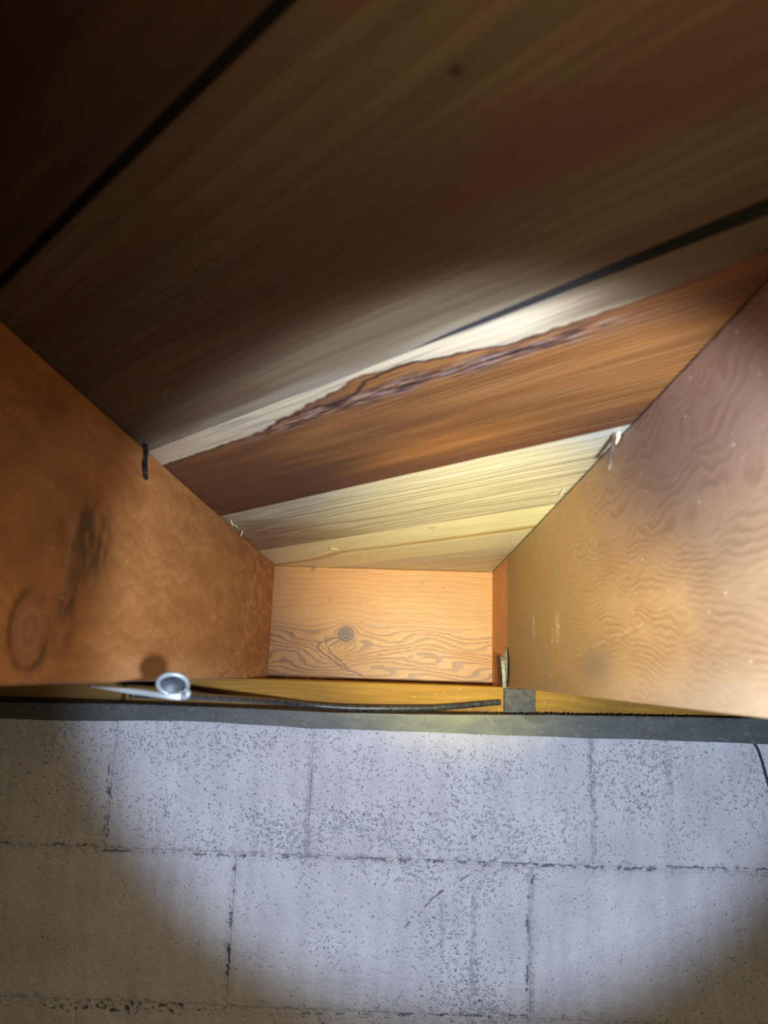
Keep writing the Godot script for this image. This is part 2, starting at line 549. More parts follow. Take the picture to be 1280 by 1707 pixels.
func build_ceiling() -> void:
	var ceiling := base("ceiling", Vector3(0, JT, 0))
	ceiling.set_meta("kind", "structure")
	var house := PackedVector2Array()      # the floor above: x and depth, turned to plank axes
	for c in [Vector2(-0.74, -0.45), Vector2(0.74, -0.45), Vector2(0.74, 1.345), Vector2(-0.74, 1.345)]:
		house.append(Vector2(c.x - c.y, c.x + c.y) * sqrt(0.5))
	var dark := painted(-0.75, 0.25, -0.10, 0.10, 400, 128, plank_dark, 0.75, 0.5)
	var grey := painted(-0.75, 0.15, 0.095, 0.29, 768, 240, plank_grey, 0.7, 0.5)
	var waney := painted(-0.75, 0.10, 0.28, 0.48, 1152, 320, plank_waney, 0.62, 0.8)
	var pale := painted(-1.05, -0.05, 0.47, 0.665, 1100, 340, plank_pale, 0.42, 0.5)
	var yellow := painted(-1.25, -0.25, 0.655, 0.845, 768, 240, plank_yellow, 0.36, 0.5)
	var edge := metal(Color(0.13, 0.10, 0.08), 0.95, 0.0)      # board edges, far darker than the faces
	var t := Basis(Vector3(1, 0, 1) * sqrt(0.5), Vector3(1, 0, -1) * sqrt(0.5), Vector3.UP)
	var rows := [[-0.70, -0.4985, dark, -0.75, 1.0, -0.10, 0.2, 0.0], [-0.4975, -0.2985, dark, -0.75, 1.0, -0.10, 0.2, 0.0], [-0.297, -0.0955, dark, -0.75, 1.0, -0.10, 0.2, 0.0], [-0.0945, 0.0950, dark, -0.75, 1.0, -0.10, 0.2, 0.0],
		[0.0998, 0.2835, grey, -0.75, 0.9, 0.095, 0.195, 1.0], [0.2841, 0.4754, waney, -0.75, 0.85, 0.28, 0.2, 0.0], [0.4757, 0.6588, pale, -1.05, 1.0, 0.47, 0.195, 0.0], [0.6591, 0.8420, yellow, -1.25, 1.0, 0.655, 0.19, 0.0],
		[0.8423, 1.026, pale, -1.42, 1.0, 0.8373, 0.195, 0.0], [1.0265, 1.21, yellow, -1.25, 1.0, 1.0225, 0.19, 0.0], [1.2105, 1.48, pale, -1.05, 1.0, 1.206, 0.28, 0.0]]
	for n in rows.size():
		var r: Array = rows[n]
		var shape := PackedVector2Array()
		for i in 121:
			shape.append(Vector2(-1.6 + i * 0.02, r[0]))
		for i in range(120, -1, -1):
			var u := -1.6 + i * 0.02
			# one plank's edge is chipped away towards the near end, so that the seam opens
			shape.append(Vector2(u, r[1] - r[7] * (0.003 * smoothstep(-0.285, -0.25, u) + 0.0068 * clampf((u + 0.26) / 0.16, 0.0, 1.2))))
		for poly in Geometry2D.intersect_polygons(shape, house):
			var st := begin()
			var se := begin()
			var uv := func(p: Vector3) -> Vector2: return Vector2((p.x - r[3]) / r[4], (p.y + p.z - r[5]) / r[6])
			var ids := Geometry2D.triangulate_polygon(poly)
			for z in [[0.0, Vector3(0, 0, -1)], [0.019, Vector3(0, 0, 1)]]:
				for k in range(0, ids.size(), 3):
					tri(st, Vector3(poly[ids[k]].x, poly[ids[k]].y, z[0]), Vector3(poly[ids[k + 1]].x, poly[ids[k + 1]].y, z[0]), Vector3(poly[ids[k + 2]].x, poly[ids[k + 2]].y, z[0]), z[1], uv)
			var turn := -1.0 if Geometry2D.is_polygon_clockwise(poly) else 1.0
			for k in poly.size():
				var a: Vector2 = poly[k]
				var b: Vector2 = poly[(k + 1) % poly.size()]
				var out: Vector3 = Vector3(b.y - a.y, a.x - b.x, 0) * turn
				quad(se, Vector3(a.x, a.y, 0), Vector3(b.x, b.y, 0), Vector3(b.x, b.y, 0.019), Vector3(a.x, a.y, 0.019), out, uv)
			st.generate_normals()
			st.set_material(r[2])
			se.generate_normals()
			se.set_material(edge)
			var o := MeshInstance3D.new()
			o.name = "plank"
			o.mesh = se.commit(st.commit())
			ceiling.add_child(o, true)
			o.basis = t
	var paper := metal(Color(0.05, 0.045, 0.04), 0.95, 0.0)
	var under := begin()
	box(under, Vector3(-0.74, 0.0192, -1.345), Vector3(0.74, 0.03, 0.45), 0.0, no_uv)
	piece("building_paper", under, paper, ceiling)
	# fibres torn up where planks meet the joists and by the knot line
	var fibre := metal(Color(0.86, 0.76, 0.58), 0.8, 0.0)
	for s in [[Vector3(-0.105, -0.0005, -1.105), Vector3(-0.088, -0.0035, -1.088), 0.0022], [Vector3(0.150, -0.0005, -0.72), Vector3(0.140, -0.006, -0.705), 0.0009], [Vector3(0.152, -0.0005, -0.70), Vector3(0.1475, -0.008, -0.70), 0.0008],
			[Vector3(-0.205, -0.0005, -0.90), Vector3(-0.200, -0.010, -0.895), 0.0012], [Vector3(-0.207, -0.0005, -0.93), Vector3(-0.200, -0.007, -0.925), 0.0011], [Vector3(-0.204, -0.0005, -0.97), Vector3(-0.205, -0.010, -0.965), 0.001], [Vector3(0.1545, -0.0005, -0.53), Vector3(0.1535, -0.0085, -0.537), 0.0022]]:
		var st := begin(0)
		var a: Vector3 = s[0]
		var b: Vector3 = s[1]
		tube(st, [a, a.lerp(b, 0.35), a.lerp(b, 0.75), b], [s[2] * 0.6, s[2], s[2] * 0.7, 0.0002], 6, true, 0.5)
		piece("splinter", st, fibre, ceiling)


# ---------------------------------------------------------------- joists

func joist_left(d: float, y: float) -> Array:
	var g := na.get_noise_2d(d * 8.0, y * 30.0)
	var b := nb.get_noise_2d(d * 16.0 + 5.0, y * 18.0)
	var f := na.get_noise_2d(d * 30.0, y * 500.0)
	var c := Vector3(172, 114, 60) + Vector3(13, 11, 9) * g + Vector3(9, 8, 6) * b + Vector3(6, 5, 4) * f
	var k1 := Vector2((d - 0.4453) / 0.022, (y - 0.018) / 0.021)
	var k2 := Vector2((d - 0.49) / 0.013, (y - 0.055) / 0.020)
	var rr := y * 60.0 + 0.9 * na.get_noise_2d(d * 5.0, y * 8.0) + 1.0 * nb.get_noise_2d(d * 14.0, y * 16.0)
	rr += 1.5 * exp(-k1.length_squared() * 0.25) + 1.2 * exp(-k2.length_squared() * 0.25)
	var r := year(rr)
	var h := 0.25 * f - 0.2 * r
	c = c.lerp(Vector3(142, 84, 42), 0.30 * r)
	# fine saw ripple
	var rip := na.get_noise_2d(d * 220.0 + 40.0 * na.get_noise_2d(d * 8.0, y * 8.0), y * 60.0)
	c += Vector3(6, 5, 3) * rip * smoothstep(0.55, 0.7, d)
	h += 0.25 * rip
	# two knots, and the dark pitch around them
	for k in [[k1, 0.85], [k2, 0.6]]:
		var l: float = k[0].length()
		c = c.lerp(Vector3(150, 106, 80) + Vector3(14, 12, 10) * sin(l * 14.0), 0.65 * smoothstep(1.0, 0.7, l) * k[1])
		c = c.lerp(Vector3(72, 40, 20), 0.75 * exp(-pow((l - 1.08) / 0.16, 2.0)) * k[1] * clampf(0.7 + 1.2 * b, 0.2, 1.0))
	var pitch := bump(d - 0.513, y - 0.083, 0.034, 0.021) + 0.5 * bump(d - 0.49, y - 0.035, 0.016, 0.028) + 0.45 * bump(d - 0.47, y - 0.0, 0.008, 0.010)
	pitch *= clampf(0.65 + 1.5 * nb.get_noise_2d(d * 60.0, y * 40.0), 0.0, 1.3)
	c = c.lerp(Vector3(62, 36, 18), clampf(pitch, 0.0, 0.85))
	c = c.lerp(Vector3(84, 50, 26), 0.5 * bump(d - 0.495, y - 0.07, 0.055, 0.045) * (0.8 + b))
	c = c.lerp(Vector3(190, 140, 96), 0.5 * bump(d - 0.485 - 0.15 * (y - 0.08), y - 0.075, 0.006, 0.035))
	# paler, handled strip along the bottom edge
	c = c.lerp(Vector3(206, 160, 116), 0.4 * smoothstep(0.018, -0.008, y + 0.01 * b) * smoothstep(0.5, 0.62, d))
	# a scar near the end, flecks of dust
	var sc := Vector2((d - 1.115) / 0.0125, (y - 0.145) / 0.022).length()
	c = c.lerp(Vector3(196, 142, 88), 0.7 * exp(-pow((sc - 1.0) / 0.2, 2.0)))
	c = c.lerp(Vector3(110, 66, 32), 0.6 * smoothstep(0.75, 0.4, sc))
	h -= 0.8 * smoothstep(1.0, 0.6, sc)
	var mot := nb.get_noise_2d(d * 22.0 + 90.0, y * 60.0) * smoothstep(0.75, 0.95, d)
	c = c.lerp(Vector3(142, 90, 44), 0.5 * smoothstep(0.12, 0.5, mot))
	c = c.lerp(Vector3(212, 160, 106), 0.5 * smoothstep(0.2, 0.45, -mot) * smoothstep(0.95, 1.1, d))
	c = c.lerp(Vector3(240, 220, 190), 0.8 * smoothstep(0.90, 0.94, na.get_noise_2d(d * 130.0, y * 230.0)))
	return [c.x, c.y, c.z, h]


func joist_right(d: float, y: float) -> Array:
	var f := na.get_noise_2d(d * 40.0, y * 420.0)
	var b := nb.get_noise_2d(d * 9.0, y * 16.0 + 3.0)
	# plain-sawn: wide scallops high up, tight wavy lines low down
	var wave := na.get_noise_2d(d * 15.0, y * 24.0) + 0.28 * na.get_noise_2d(d * 42.0 + 9.0, y * 45.0) * (1.0 + na.get_noise_2d(d * 9.0, y * 20.0 + 50.0)) + 0.05 * na.get_noise_2d(d * 110.0, y * 110.0)
	var s := y + 0.02 * sin(d * 7.0) - 0.012 * (d - 0.4)
	var low := smoothstep(0.10, 0.04, s)
	var rr := -s * 85.0 + 150.0 * maxf(0.085 - s, 0.0) + (1.15 - 0.25 * low) * wave
	rr += 24.0 * smoothstep(0.08, 0.17, s) * (0.42 - d)
	var r := year(rr)
	var far := smoothstep(0.50, 0.80, d)
	var c := Vector3(176, 136, 94) + Vector3(9, 8, 7) * b + Vector3(6, 6, 5) * f
	c = c.lerp(Vector3(126, 92, 78), 0.75 * smoothstep(0.04, 0.13, y) * smoothstep(0.75, 0.45, d))
	c = c.lerp(Vector3(128, 90, 66), (0.36 - 0.27 * far) * (1.0 + 0.7 * smoothstep(0.06, 0.12, y)) * clampf(0.75 + 1.2 * na.get_noise_2d(d * 12.0 + 31.0, y * 40.0), 0.15, 1.2) * r)
	var h := 0.2 * f - (0.3 - 0.2 * far) * r
	c = c.lerp(Vector3(172, 134, 84), 0.5 * far)
	# greyish bloom
	c = c.lerp(Vector3(150, 132, 104), 0.4 * smoothstep(0.0, 0.4, b) * far)
	c = c.lerp(Vector3(122, 106, 90), 0.55 * bump(d - 0.63, y - 0.012, 0.05, 0.016))
	c = c.lerp(Vector3(210, 176, 140), 0.45 * smoothstep(0.02, -0.01, y + 0.006 * b) * smoothstep(0.75, 0.5, d))
	# scratches
	var p := Vector2(d, y)
	var k := smoothstep(0.0016, 0.0004, seg(p, Vector2(0.50, 0.036), Vector2(0.64, 0.026))) + smoothstep(0.0016, 0.0004, seg(p, Vector2(0.64, 0.026), Vector2(0.78, 0.008)))
	k += 0.6 * smoothstep(0.0016, 0.0004, seg(p, Vector2(0.623, 0.1124), Vector2(0.91, 0.095)))
	c = c.lerp(Vector3(206, 170, 128), 0.35 * minf(k, 1.0) * smoothstep(-0.3, 0.4, na.get_noise_2d(d * 60.0, y * 60.0)))
	h -= 0.5 * minf(k, 1.0)
	k = bump(d - 0.91, y - 0.060, 0.006, 0.014) + bump(d - 0.775, y - 0.050, 0.009, 0.013) + 0.6 * bump(d - 0.80, y - 0.040, 0.004, 0.012)
	c = c.lerp(Vector3(238, 226, 190), 0.9 * clampf(k * (0.4 + 1.4 * na.get_noise_2d(d * 240.0, y * 160.0)), 0.0, 1.0))
	c = c.lerp(Vector3(240, 222, 190), 0.8 * smoothstep(0.90, 0.94, na.get_noise_2d(d * 120.0, y * 200.0)))
	# cleaner, redder wood over the sill
	c = c.lerp(Vector3(226, 156, 102) + Vector3(10, 8, 6) * b + Vector3(8, 8, 6) * f, 0.9 * smoothstep(1.115, 1.14, d + 0.006 * b))
	c = c.lerp(Vector3(44, 30, 22), 0.85 * smoothstep(JT - 0.0024, JT - 0.0012, y + 0.0006 * f))       # the gap under the planks, its shade painted on the joist
	return [c.x, c.y, c.z, h]


func build_joists() -> void:
	var lm := painted(0.20, 1.35, JB - 0.003, JT + 0.003, 1280, 300, joist_left, 0.55, 0.35)
	var rm := painted(0.20, 1.35, JB - 0.003, JT + 0.003, 1400, 340, joist_right, 0.55, 0.25)
	var hh := JT - JB
	var a := base("floor_joist", Vector3(XL - 0.02, JB, 0))
	tag(a, "orange brown floor joist with two large knots, left side, above the metal eye rod", "joist", "floor joists")
	var ul := func(p: Vector3) -> Vector2: return Vector2((-p.z - 0.2) / 1.15, (p.y + 0.003 - (p.x - 0.02)) / (hh + 0.006))
	var st := begin()
	box(st, Vector3(-0.02, 0, -1.292), Vector3(0.02, hh - 0.0003, 0.40), 0.0016, ul)
	piece("timber", st, lm, a)

	var b := base("floor_joist", Vector3(XR + 0.019, JB, 0))
	tag(b, "tan floor joist with wavy grain and a drilled hole above the steel anchor", "joist", "floor joists")
	var ur := func(p: Vector3) -> Vector2: return Vector2((-p.z - 0.2) / 1.15, (p.y + 0.003 + (p.x + 0.019)) / (hh + 0.006))
	st = begin()
	# the joist in four boxes' worth of faces round a square that holds the drilled hole
	var zc := -1.136
	var yc := 0.0305
	var sq := 0.0295
	var hr := 0.0268
	var ztop := 0.40
	var zend := -1.3085
	var y1 := hh - 0.0003
	for sx in [-0.019, 0.019]:
		var out := Vector3(signf(sx), 0, 0)
		var cols := [[ztop, zc + sq, 0.0, y1], [zc - sq, zend, 0.0, y1], [zc + sq, zc - sq, yc + sq, y1], [zc + sq, zc - sq, 0.0, yc - sq]]
		for c in cols:
			quad(st, Vector3(sx, c[2], c[0]), Vector3(sx, c[2], c[1]), Vector3(sx, c[3], c[1]), Vector3(sx, c[3], c[0]), out, ur)
		for k in 48:
			var e := []
			for t in [k, k + 1]:
				var an: float = TAU * t / 48.0
				var v := Vector2(cos(an), sin(an))
				var big := v * sq / maxf(absf(v.x), absf(v.y))
				e.append([Vector3(sx, yc + v.y * hr, zc + v.x * hr), Vector3(sx, yc + big.y, zc + big.x)])
			quad(st, e[0][0], e[1][0], e[1][1], e[0][1], out, ur)
	quad(st, Vector3(-0.019, 0, ztop), Vector3(0.019, 0, ztop), Vector3(0.019, 0, zend), Vector3(-0.019, 0, zend), Vector3.DOWN, ur)
	quad(st, Vector3(-0.019, y1, ztop), Vector3(0.019, y1, ztop), Vector3(0.019, y1, zend), Vector3(-0.019, y1, zend), Vector3.UP, ur)
	for z in [ztop, zend]:
		quad(st, Vector3(-0.019, 0, z), Vector3(0.019, 0, z), Vector3(0.019, y1, z), Vector3(-0.019, y1, z), Vector3(0, 0, z + 0.5), ur)
	piece("timber", st, rm, b)
	var wood := metal(Color(0.42, 0.36, 0.30), 0.9, 0.0, 0.35, 8)
	st = begin(0)
	for k in 48:
		var e := []
		for t in [k, k + 1]:
			var an: float = TAU * t / 48.0
			e.append(Vector3(0, yc + sin(an) * hr, zc + cos(an) * hr))
		var q: Vector3 = (e[0] + e[1]) * 0.5
		quad(st, e[0] - Vector3(0.019, 0, 0), e[1] - Vector3(0.019, 0, 0), e[1] + Vector3(0.019, 0, 0), e[0] + Vector3(0.019, 0, 0), Vector3(0, yc, zc) - q, no_uv)
	piece("drilled_hole", st, wood, b)


# ---------------------------------------------------------------- rim joist and sill

func rim_look(x: float, y: float) -> Array:
	var dx := x + 0.0879
	var dy := y - 0.0626
	var rho := Vector2(dx, dy * 1.05).length()
	var psi := dy * (1.0 - 0.00042 / maxf(rho * rho, 0.0003))
	var low := smoothstep(0.088, 0.058, y)
	var f := na.get_noise_2d(x * 30.0, y * 520.0)
	var rr := psi * 105.0 + 0.6 * na.get_noise_2d(x * 5.0, y * 14.0) + low * (1.5 * na.get_noise_2d(x * 8.0 + 4.0, y * 26.0) + 0.12 * na.get_noise_2d(x * 45.0, y * 90.0))
	# the two dark cathedral lines that drop from the knot
	rr += 2.2 * low * bump(dx + 0.022, dy + 0.022, 0.020, 0.020)
	var r := year(rr)
	var c := Vector3(160, 110, 49) + Vector3(9, 9, 7) * nb.get_noise_2d(x * 7.0, y * 22.0) + Vector3(7, 7, 6) * f
	c = c.lerp(Vector3(168, 108, 56), 0.4 * smoothstep(0.08, 0.15, y))
	c = c.lerp(Vector3(92, 52, 24), (0.10 + 0.42 * low * (1.0 - 0.85 * bump(x + 0.108, y - 0.03, 0.035, 0.026))) * smoothstep(0.45, 1.0, r))
	var h := 0.2 * f - (0.15 + 0.4 * low) * r
	# two dark late-wood lines that hang from the knot
	if absf(x + 0.1) < 0.05 and y < 0.062:
		var p := Vector2(x + 0.0015 * na.get_noise_2d(x * 90.0, y * 90.0), y + 0.0015 * na.get_noise_2d(x * 90.0 + 40.0, y * 90.0))
		var near := 1.0
		for k in LOOPS.size() - 1:
			if LOOPS[k].x < 1.0 and LOOPS[k + 1].x < 1.0:
				near = minf(near, seg(p, LOOPS[k], LOOPS[k + 1]))
		c = c.lerp(Vector3(84, 46, 22), 0.75 * smoothstep(0.0019, 0.0005, near))
	# the knot, a dark ring round a grey-brown plug
	var kn := rho / 0.0125
	c = c.lerp(Vector3(88, 58, 46) + Vector3(10, 8, 8) * na.get_noise_2d(x * 300.0, y * 300.0), smoothstep(1.0, 0.88, kn))
	c = c.lerp(Vector3(58, 32, 22), 0.8 * exp(-pow((kn - 0.98) / 0.12, 2.0)))
	c = c.lerp(Vector3(158, 118, 88), 0.6 * exp(-pow((kn - 0.80) / 0.06, 2.0)))
	c = c.lerp(Vector3(136, 84, 50), 0.5 * exp(-pow((kn - 1.3) / 0.25, 2.0)))
	for s in [[0.038, 0.154, 0.0018], [0.0385, 0.150, 0.0014], [-0.118, 0.119, 0.002], [0.0, 0.048, 0.002], [0.075, 0.146, 0.0015], [-0.15, 0.172, 0.004]]:
		c = c.lerp(Vector3(90, 62, 44), 0.7 * bump(x - s[0], y - s[1], s[2], s[2]))
	# dust along the bottom
	c = c.lerp(Vector3(240, 222, 170), 0.8 * smoothstep(0.84, 0.92, na.get_noise_2d(x * 190.0, y * 330.0)) * smoothstep(0.02, -0.005, y) * smoothstep(-0.1, 0.05, x))
	return [c.x, c.y, c.z, h]


func build_rim() -> void:
	var m := painted(-0.26, 0.20, JB - 0.003, JT + 0.003, 860, 352, rim_look, 0.42, 0.3)
	var st := begin()
	var hh := JT - JB
	var uv := func(p: Vector3) -> Vector2: return Vector2((p.x + 0.26) / 0.46, (p.y + 0.003 - p.z) / (hh + 0.006))
	box(st, Vector3(-0.74, 0.0012, -0.036), Vector3(0.74, hh - 0.0003, 0), 0.001, uv)
	var o := piece("rim_joist", st, m)
	o.position = Vector3(0, JB, RIM)
	tag(o, "orange rim joist with one round knot closing the far end of the bay", "joist")


func sill_look(x: float, y: float) -> Array:
	var f := na.get_noise_2d(x * 12.0, y * 420.0)
	var g := nb.get_noise_2d(x * 9.0, y * 40.0)
	var c := Vector3(156, 112, 32) + Vector3(12, 12, 9) * g + Vector3(7, 7, 5) * f
	c = c.lerp(Vector3(132, 94, 36), 0.4 * year(y * 120.0 + 1.2 * na.get_noise_2d(x * 6.0, y * 12.0)))
	c = c.lerp(Vector3(112, 80, 48), 0.65 * smoothstep(-0.2, -0.34, x + 0.05 * g))
	c = c.lerp(Vector3(96, 66, 36), 0.6 * smoothstep(-0.042, -0.0495, y + 0.004 * g))
	return [c.x, c.y, c.z, 0.25 * f]


func build_sill() -> void:
	var m := painted(-0.60, 0.60, -0.052, -0.010, 960, 72, sill_look, 0.72, 0.3)
	var uv := func(p: Vector3) -> Vector2: return Vector2((p.x + 0.60) / 1.20, (p.y + 0.052 - 0.0495 + (SILL - p.z) * 0.0) / 0.042)
	for s in [[-0.386, 0.74, "long yellow sill plate under the rim joist, behind the dark cable"], [-0.74, -0.3915, "short brown sill plate end under the joist on the left, left of the gap"]]:
		var st := begin()
		box(st, Vector3(s[0], 0, -1.34), Vector3(s[1], JB + 0.0495, SILL), 0.0014, uv)
		var o := piece("sill_plate", st, m)
		o.position = Vector3(0, -0.0495, 0)
		tag(o, s[2], "sill plate", "sill plates")


# ---------------------------------------------------------------- flashing on the wall

func flash_look(x: float, y: float) -> Array:
	var b := nb.get_noise_2d(x * 16.0, y * 40.0)
	var f := na.get_noise_2d(x * 160.0, y * 200.0)
	var c := Vector3(88, 88, 85) + Vector3(8, 8, 8) * b + Vector3(5, 5, 5) * f
	c = c.lerp(Vector3(118, 114, 102), 0.6 * smoothstep(0.55, 0.8, na.get_noise_2d(x * 70.0, y * 120.0)))
	c = c.lerp(Vector3(62, 64, 58), 0.7 * smoothstep(1.15, 0.85, Vector2((x - 0.186) / 0.019, (y + 0.048) / 0.0105).length()))
	c = c.lerp(Vector3(70, 60, 48), 0.55 * smoothstep(0.05, 0.4, nb.get_noise_2d(x * 60.0, 4.0) + 0.1) * smoothstep(-0.0535, -0.047, y - 0.008 * x))
	c = c.lerp(Vector3(126, 122, 92), 0.65 * bump(x - 0.07, 0.0, 0.17, 1.0) * (0.8 + 0.6 * b))  # yellow glow of the torch hot spot painted into the middle
	# the top edge: rust and dirt, plus the shade of the gap painted dark
	c = c.lerp(Vector3(52, 42, 32), 0.85 * smoothstep(-0.0016, -0.0006, y - flash_top(x)))
	return [c.x, c.y, c.z, 0.4 * b + 0.2 * f]


func flash_top(x: float) -> float:
	for i in FLASH_X.size() - 1:
		if x < FLASH_X[i + 1]:
			return lerpf(FLASH_Y[i], FLASH_Y[i + 1], clampf((x - FLASH_X[i]) / (FLASH_X[i + 1] - FLASH_X[i]), 0.0, 1.0))
	return FLASH_Y[-1]


func build_flashing() -> void:
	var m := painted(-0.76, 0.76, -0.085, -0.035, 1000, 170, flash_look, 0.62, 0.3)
	m.metallic = 0.35
	var uv := func(p: Vector3) -> Vector2: return Vector2((p.x + 0.76) / 1.52, (p.y + 0.085) / 0.05)
	var st := begin()
	var prev := []
	for i in 191:
		var x := -0.76 + i * 0.008
		var top := flash_top(x) + 0.0004 * na.get_noise_2d(x * 18.0, 2.0)
		var low := -0.0747 + 0.0007 * na.get_noise_2d(x * 14.0, 7.0) + 0.0038 * bump(x + 0.27, 0.0, 0.10, 1.0) - 0.0012 * bump(x + 0.5, 0.0, 0.12, 1.0)
		var ring := [Vector3(x, -0.0497, -1.31), Vector3(x, -0.0497, SILL + 0.001), Vector3(x, top, -1.0565), Vector3(x, top - 0.0003, -1.0556), Vector3(x, top - 0.0012, -1.0552), Vector3(x, low, -1.0540),
			Vector3(x, low, -1.0550), Vector3(x, top - 0.003, -1.0562), Vector3(x, top - 0.0012, -1.0572), Vector3(x, -0.0504, SILL), Vector3(x, -0.0504, -1.31)]
		if prev:
			for k in ring.size():
				var k2 := (k + 1) % ring.size()
				var along: Vector3 = ring[k2] - ring[k]
				quad(st, prev[k], ring[k], ring[k2], prev[k2], along.cross(Vector3.RIGHT) * -1.0, uv)
		prev = ring
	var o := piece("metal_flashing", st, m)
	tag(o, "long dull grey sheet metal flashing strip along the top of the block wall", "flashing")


func build_anchor() -> void:
	var m := metal(Color(0.27, 0.255, 0.235), 0.7, 0.15, 0.22, 4)
	var edge := metal(Color(0.46, 0.45, 0.38), 0.6, 0.2, 0.3, 6)
	var rust := metal(Color(0.42, 0.30, 0.19), 0.75, 0.1, 0.45, 9)
	var a := base("steel_anchor", Vector3(XR, -0.0493, -1.1085))
	tag(a, "dark steel anchor strap under the right joist, in front of the sill", "bracket")
	var st := begin()
	box(st, Vector3(-0.0078, 0.0, -0.0057), Vector3(0.0365, 0.0345, 0.0), 0.0012, no_uv)
	piece("front_plate", st, m, a)
	# the upright strap: an outline in the plane of the joist's side, leaning away from it towards the top
	var shape := [[0.0, 0.0345], [0.0, 0.072], [-0.004, 0.0765], [-0.012, 0.079], [-0.036, 0.081], [-0.044, 0.077], [-0.046, 0.0365], [-0.0058, 0.0365], [-0.0058, 0.0345]]
	var lean := func(y: float, inner: bool) -> float:
		var t := y / 0.08
		return (-0.0040 if inner else -0.0085) - 0.0042 * t * t
	var poly := PackedVector2Array()
	for s in shape:
		poly.append(Vector2(s[0], s[1]))
	var ids := Geometry2D.triangulate_polygon(poly)
	st = begin()
	for side in [[true, Vector3.RIGHT], [false, Vector3.LEFT]]:
		for k in range(0, ids.size(), 3):
			var v := []
			for j in 3:
				var q := poly[ids[k + j]]
				v.append(Vector3(lean.call(q.y, side[0]), q.y, q.x))
			tri(st, v[0], v[1], v[2], side[1], no_uv)
	piece("upright_face", st, rust, a)
	st = begin()
	var n := 0
	for k in poly.size():
		var p := poly[k]
		var q := poly[(k + 1) % poly.size()]
		n = maxi(1, int(p.distance_to(q) / 0.006))
		for j in n:
			var s := p.lerp(q, float(j) / n)
			var t := p.lerp(q, float(j + 1) / n)
			var mid := (s + t) * 0.5
			quad(st, Vector3(lean.call(s.y, true), s.y, s.x), Vector3(lean.call(t.y, true), t.y, t.x), Vector3(lean.call(t.y, false), t.y, t.x), Vector3(lean.call(s.y, false), s.y, s.x), Vector3(0, mid.y - 0.055, mid.x + 0.03), no_uv)
	piece("upright_edge", st, edge, a)


# ---------------------------------------------------------------- rod, cables, nails

func build_eye_rod() -> void:
	var zinc := metal(Color(0.50, 0.51, 0.51), 0.40, 0.3, 0.12, 12)
	var dark := metal(Color(0.11, 0.115, 0.14), 0.55, 0.1, 0.3, 14)
	var r := base("eye_rod", Vector3(-0.1429, -0.0113, -0.50))
	tag(r, "galvanised metal rod with a round eye at its end, under the left joist", "rod")
	var pts := curve([Vector3(0.0066, -0.0075, 0.001), Vector3(-0.004, -0.0074, -0.004), Vector3(-0.0335, -0.0066, -0.035), Vector3(-0.0661, -0.0056, -0.060), Vector3(-0.083, -0.0052, -0.076)], 0.004)
	var rad := []
	for i in pts.size():
		rad.append(0.0021 - 0.0014 * smoothstep(0.45, 1.0, float(i) / pts.size()))
	var st := begin(1)
	tube(st, pts, rad)
	piece("shank", st, metal(Color(0.76, 0.77, 0.77), 0.45, 0.1, 0.1, 13), r)
	var n := Vector3(0.12, -0.62, 0.78).normalized()
	var s := Vector3.UP.cross(n).normalized()
	var u := n.cross(s)
	var ring := []
	var rr := []
	for k in 41:
		var a := TAU * k / 40.0
		ring.append((s * cos(a) * 0.0093 + u * sin(a) * 0.0080))
		rr.append(0.0016)
	st = begin(1)
	tube(st, ring, rr, 12, false)
	piece("eye", st, zinc, r)
	st = begin(1)
	var bend := curve([Vector3(0.0088, -0.0030, 0.001), Vector3(0.0106, -0.0052, 0.002), Vector3(0.0096, -0.0072, 0.0018), Vector3(0.0066, -0.0075, 0.001)], 0.001)
	var thick := []
	for p in bend:
		thick.append(0.0021)
	tube(st, bend, thick)
	piece("knuckle", st, zinc, r)
	# the dark washer that closes the eye, dished
	st = begin(1)
	for j in 5:
		for k in 40:
			var e := []
			for q in [[j, k], [j, k + 1], [j + 1, k + 1], [j + 1, k]]:
				var t: float = q[0] / 5.0
				var a: float = TAU * q[1] / 40.0
				e.append(s * cos(a) * 0.0088 * t + u * sin(a) * 0.0075 * t - n * (0.0035 * (1.0 - t * t) + 0.0008))
			quad(st, e[0], e[1], e[2], e[3], n, no_uv)
			quad(st, e[0] - n * 0.001, e[1] - n * 0.001, e[2] - n * 0.001, e[3] - n * 0.001, -n, no_uv)
	piece("washer", st, dark, r)


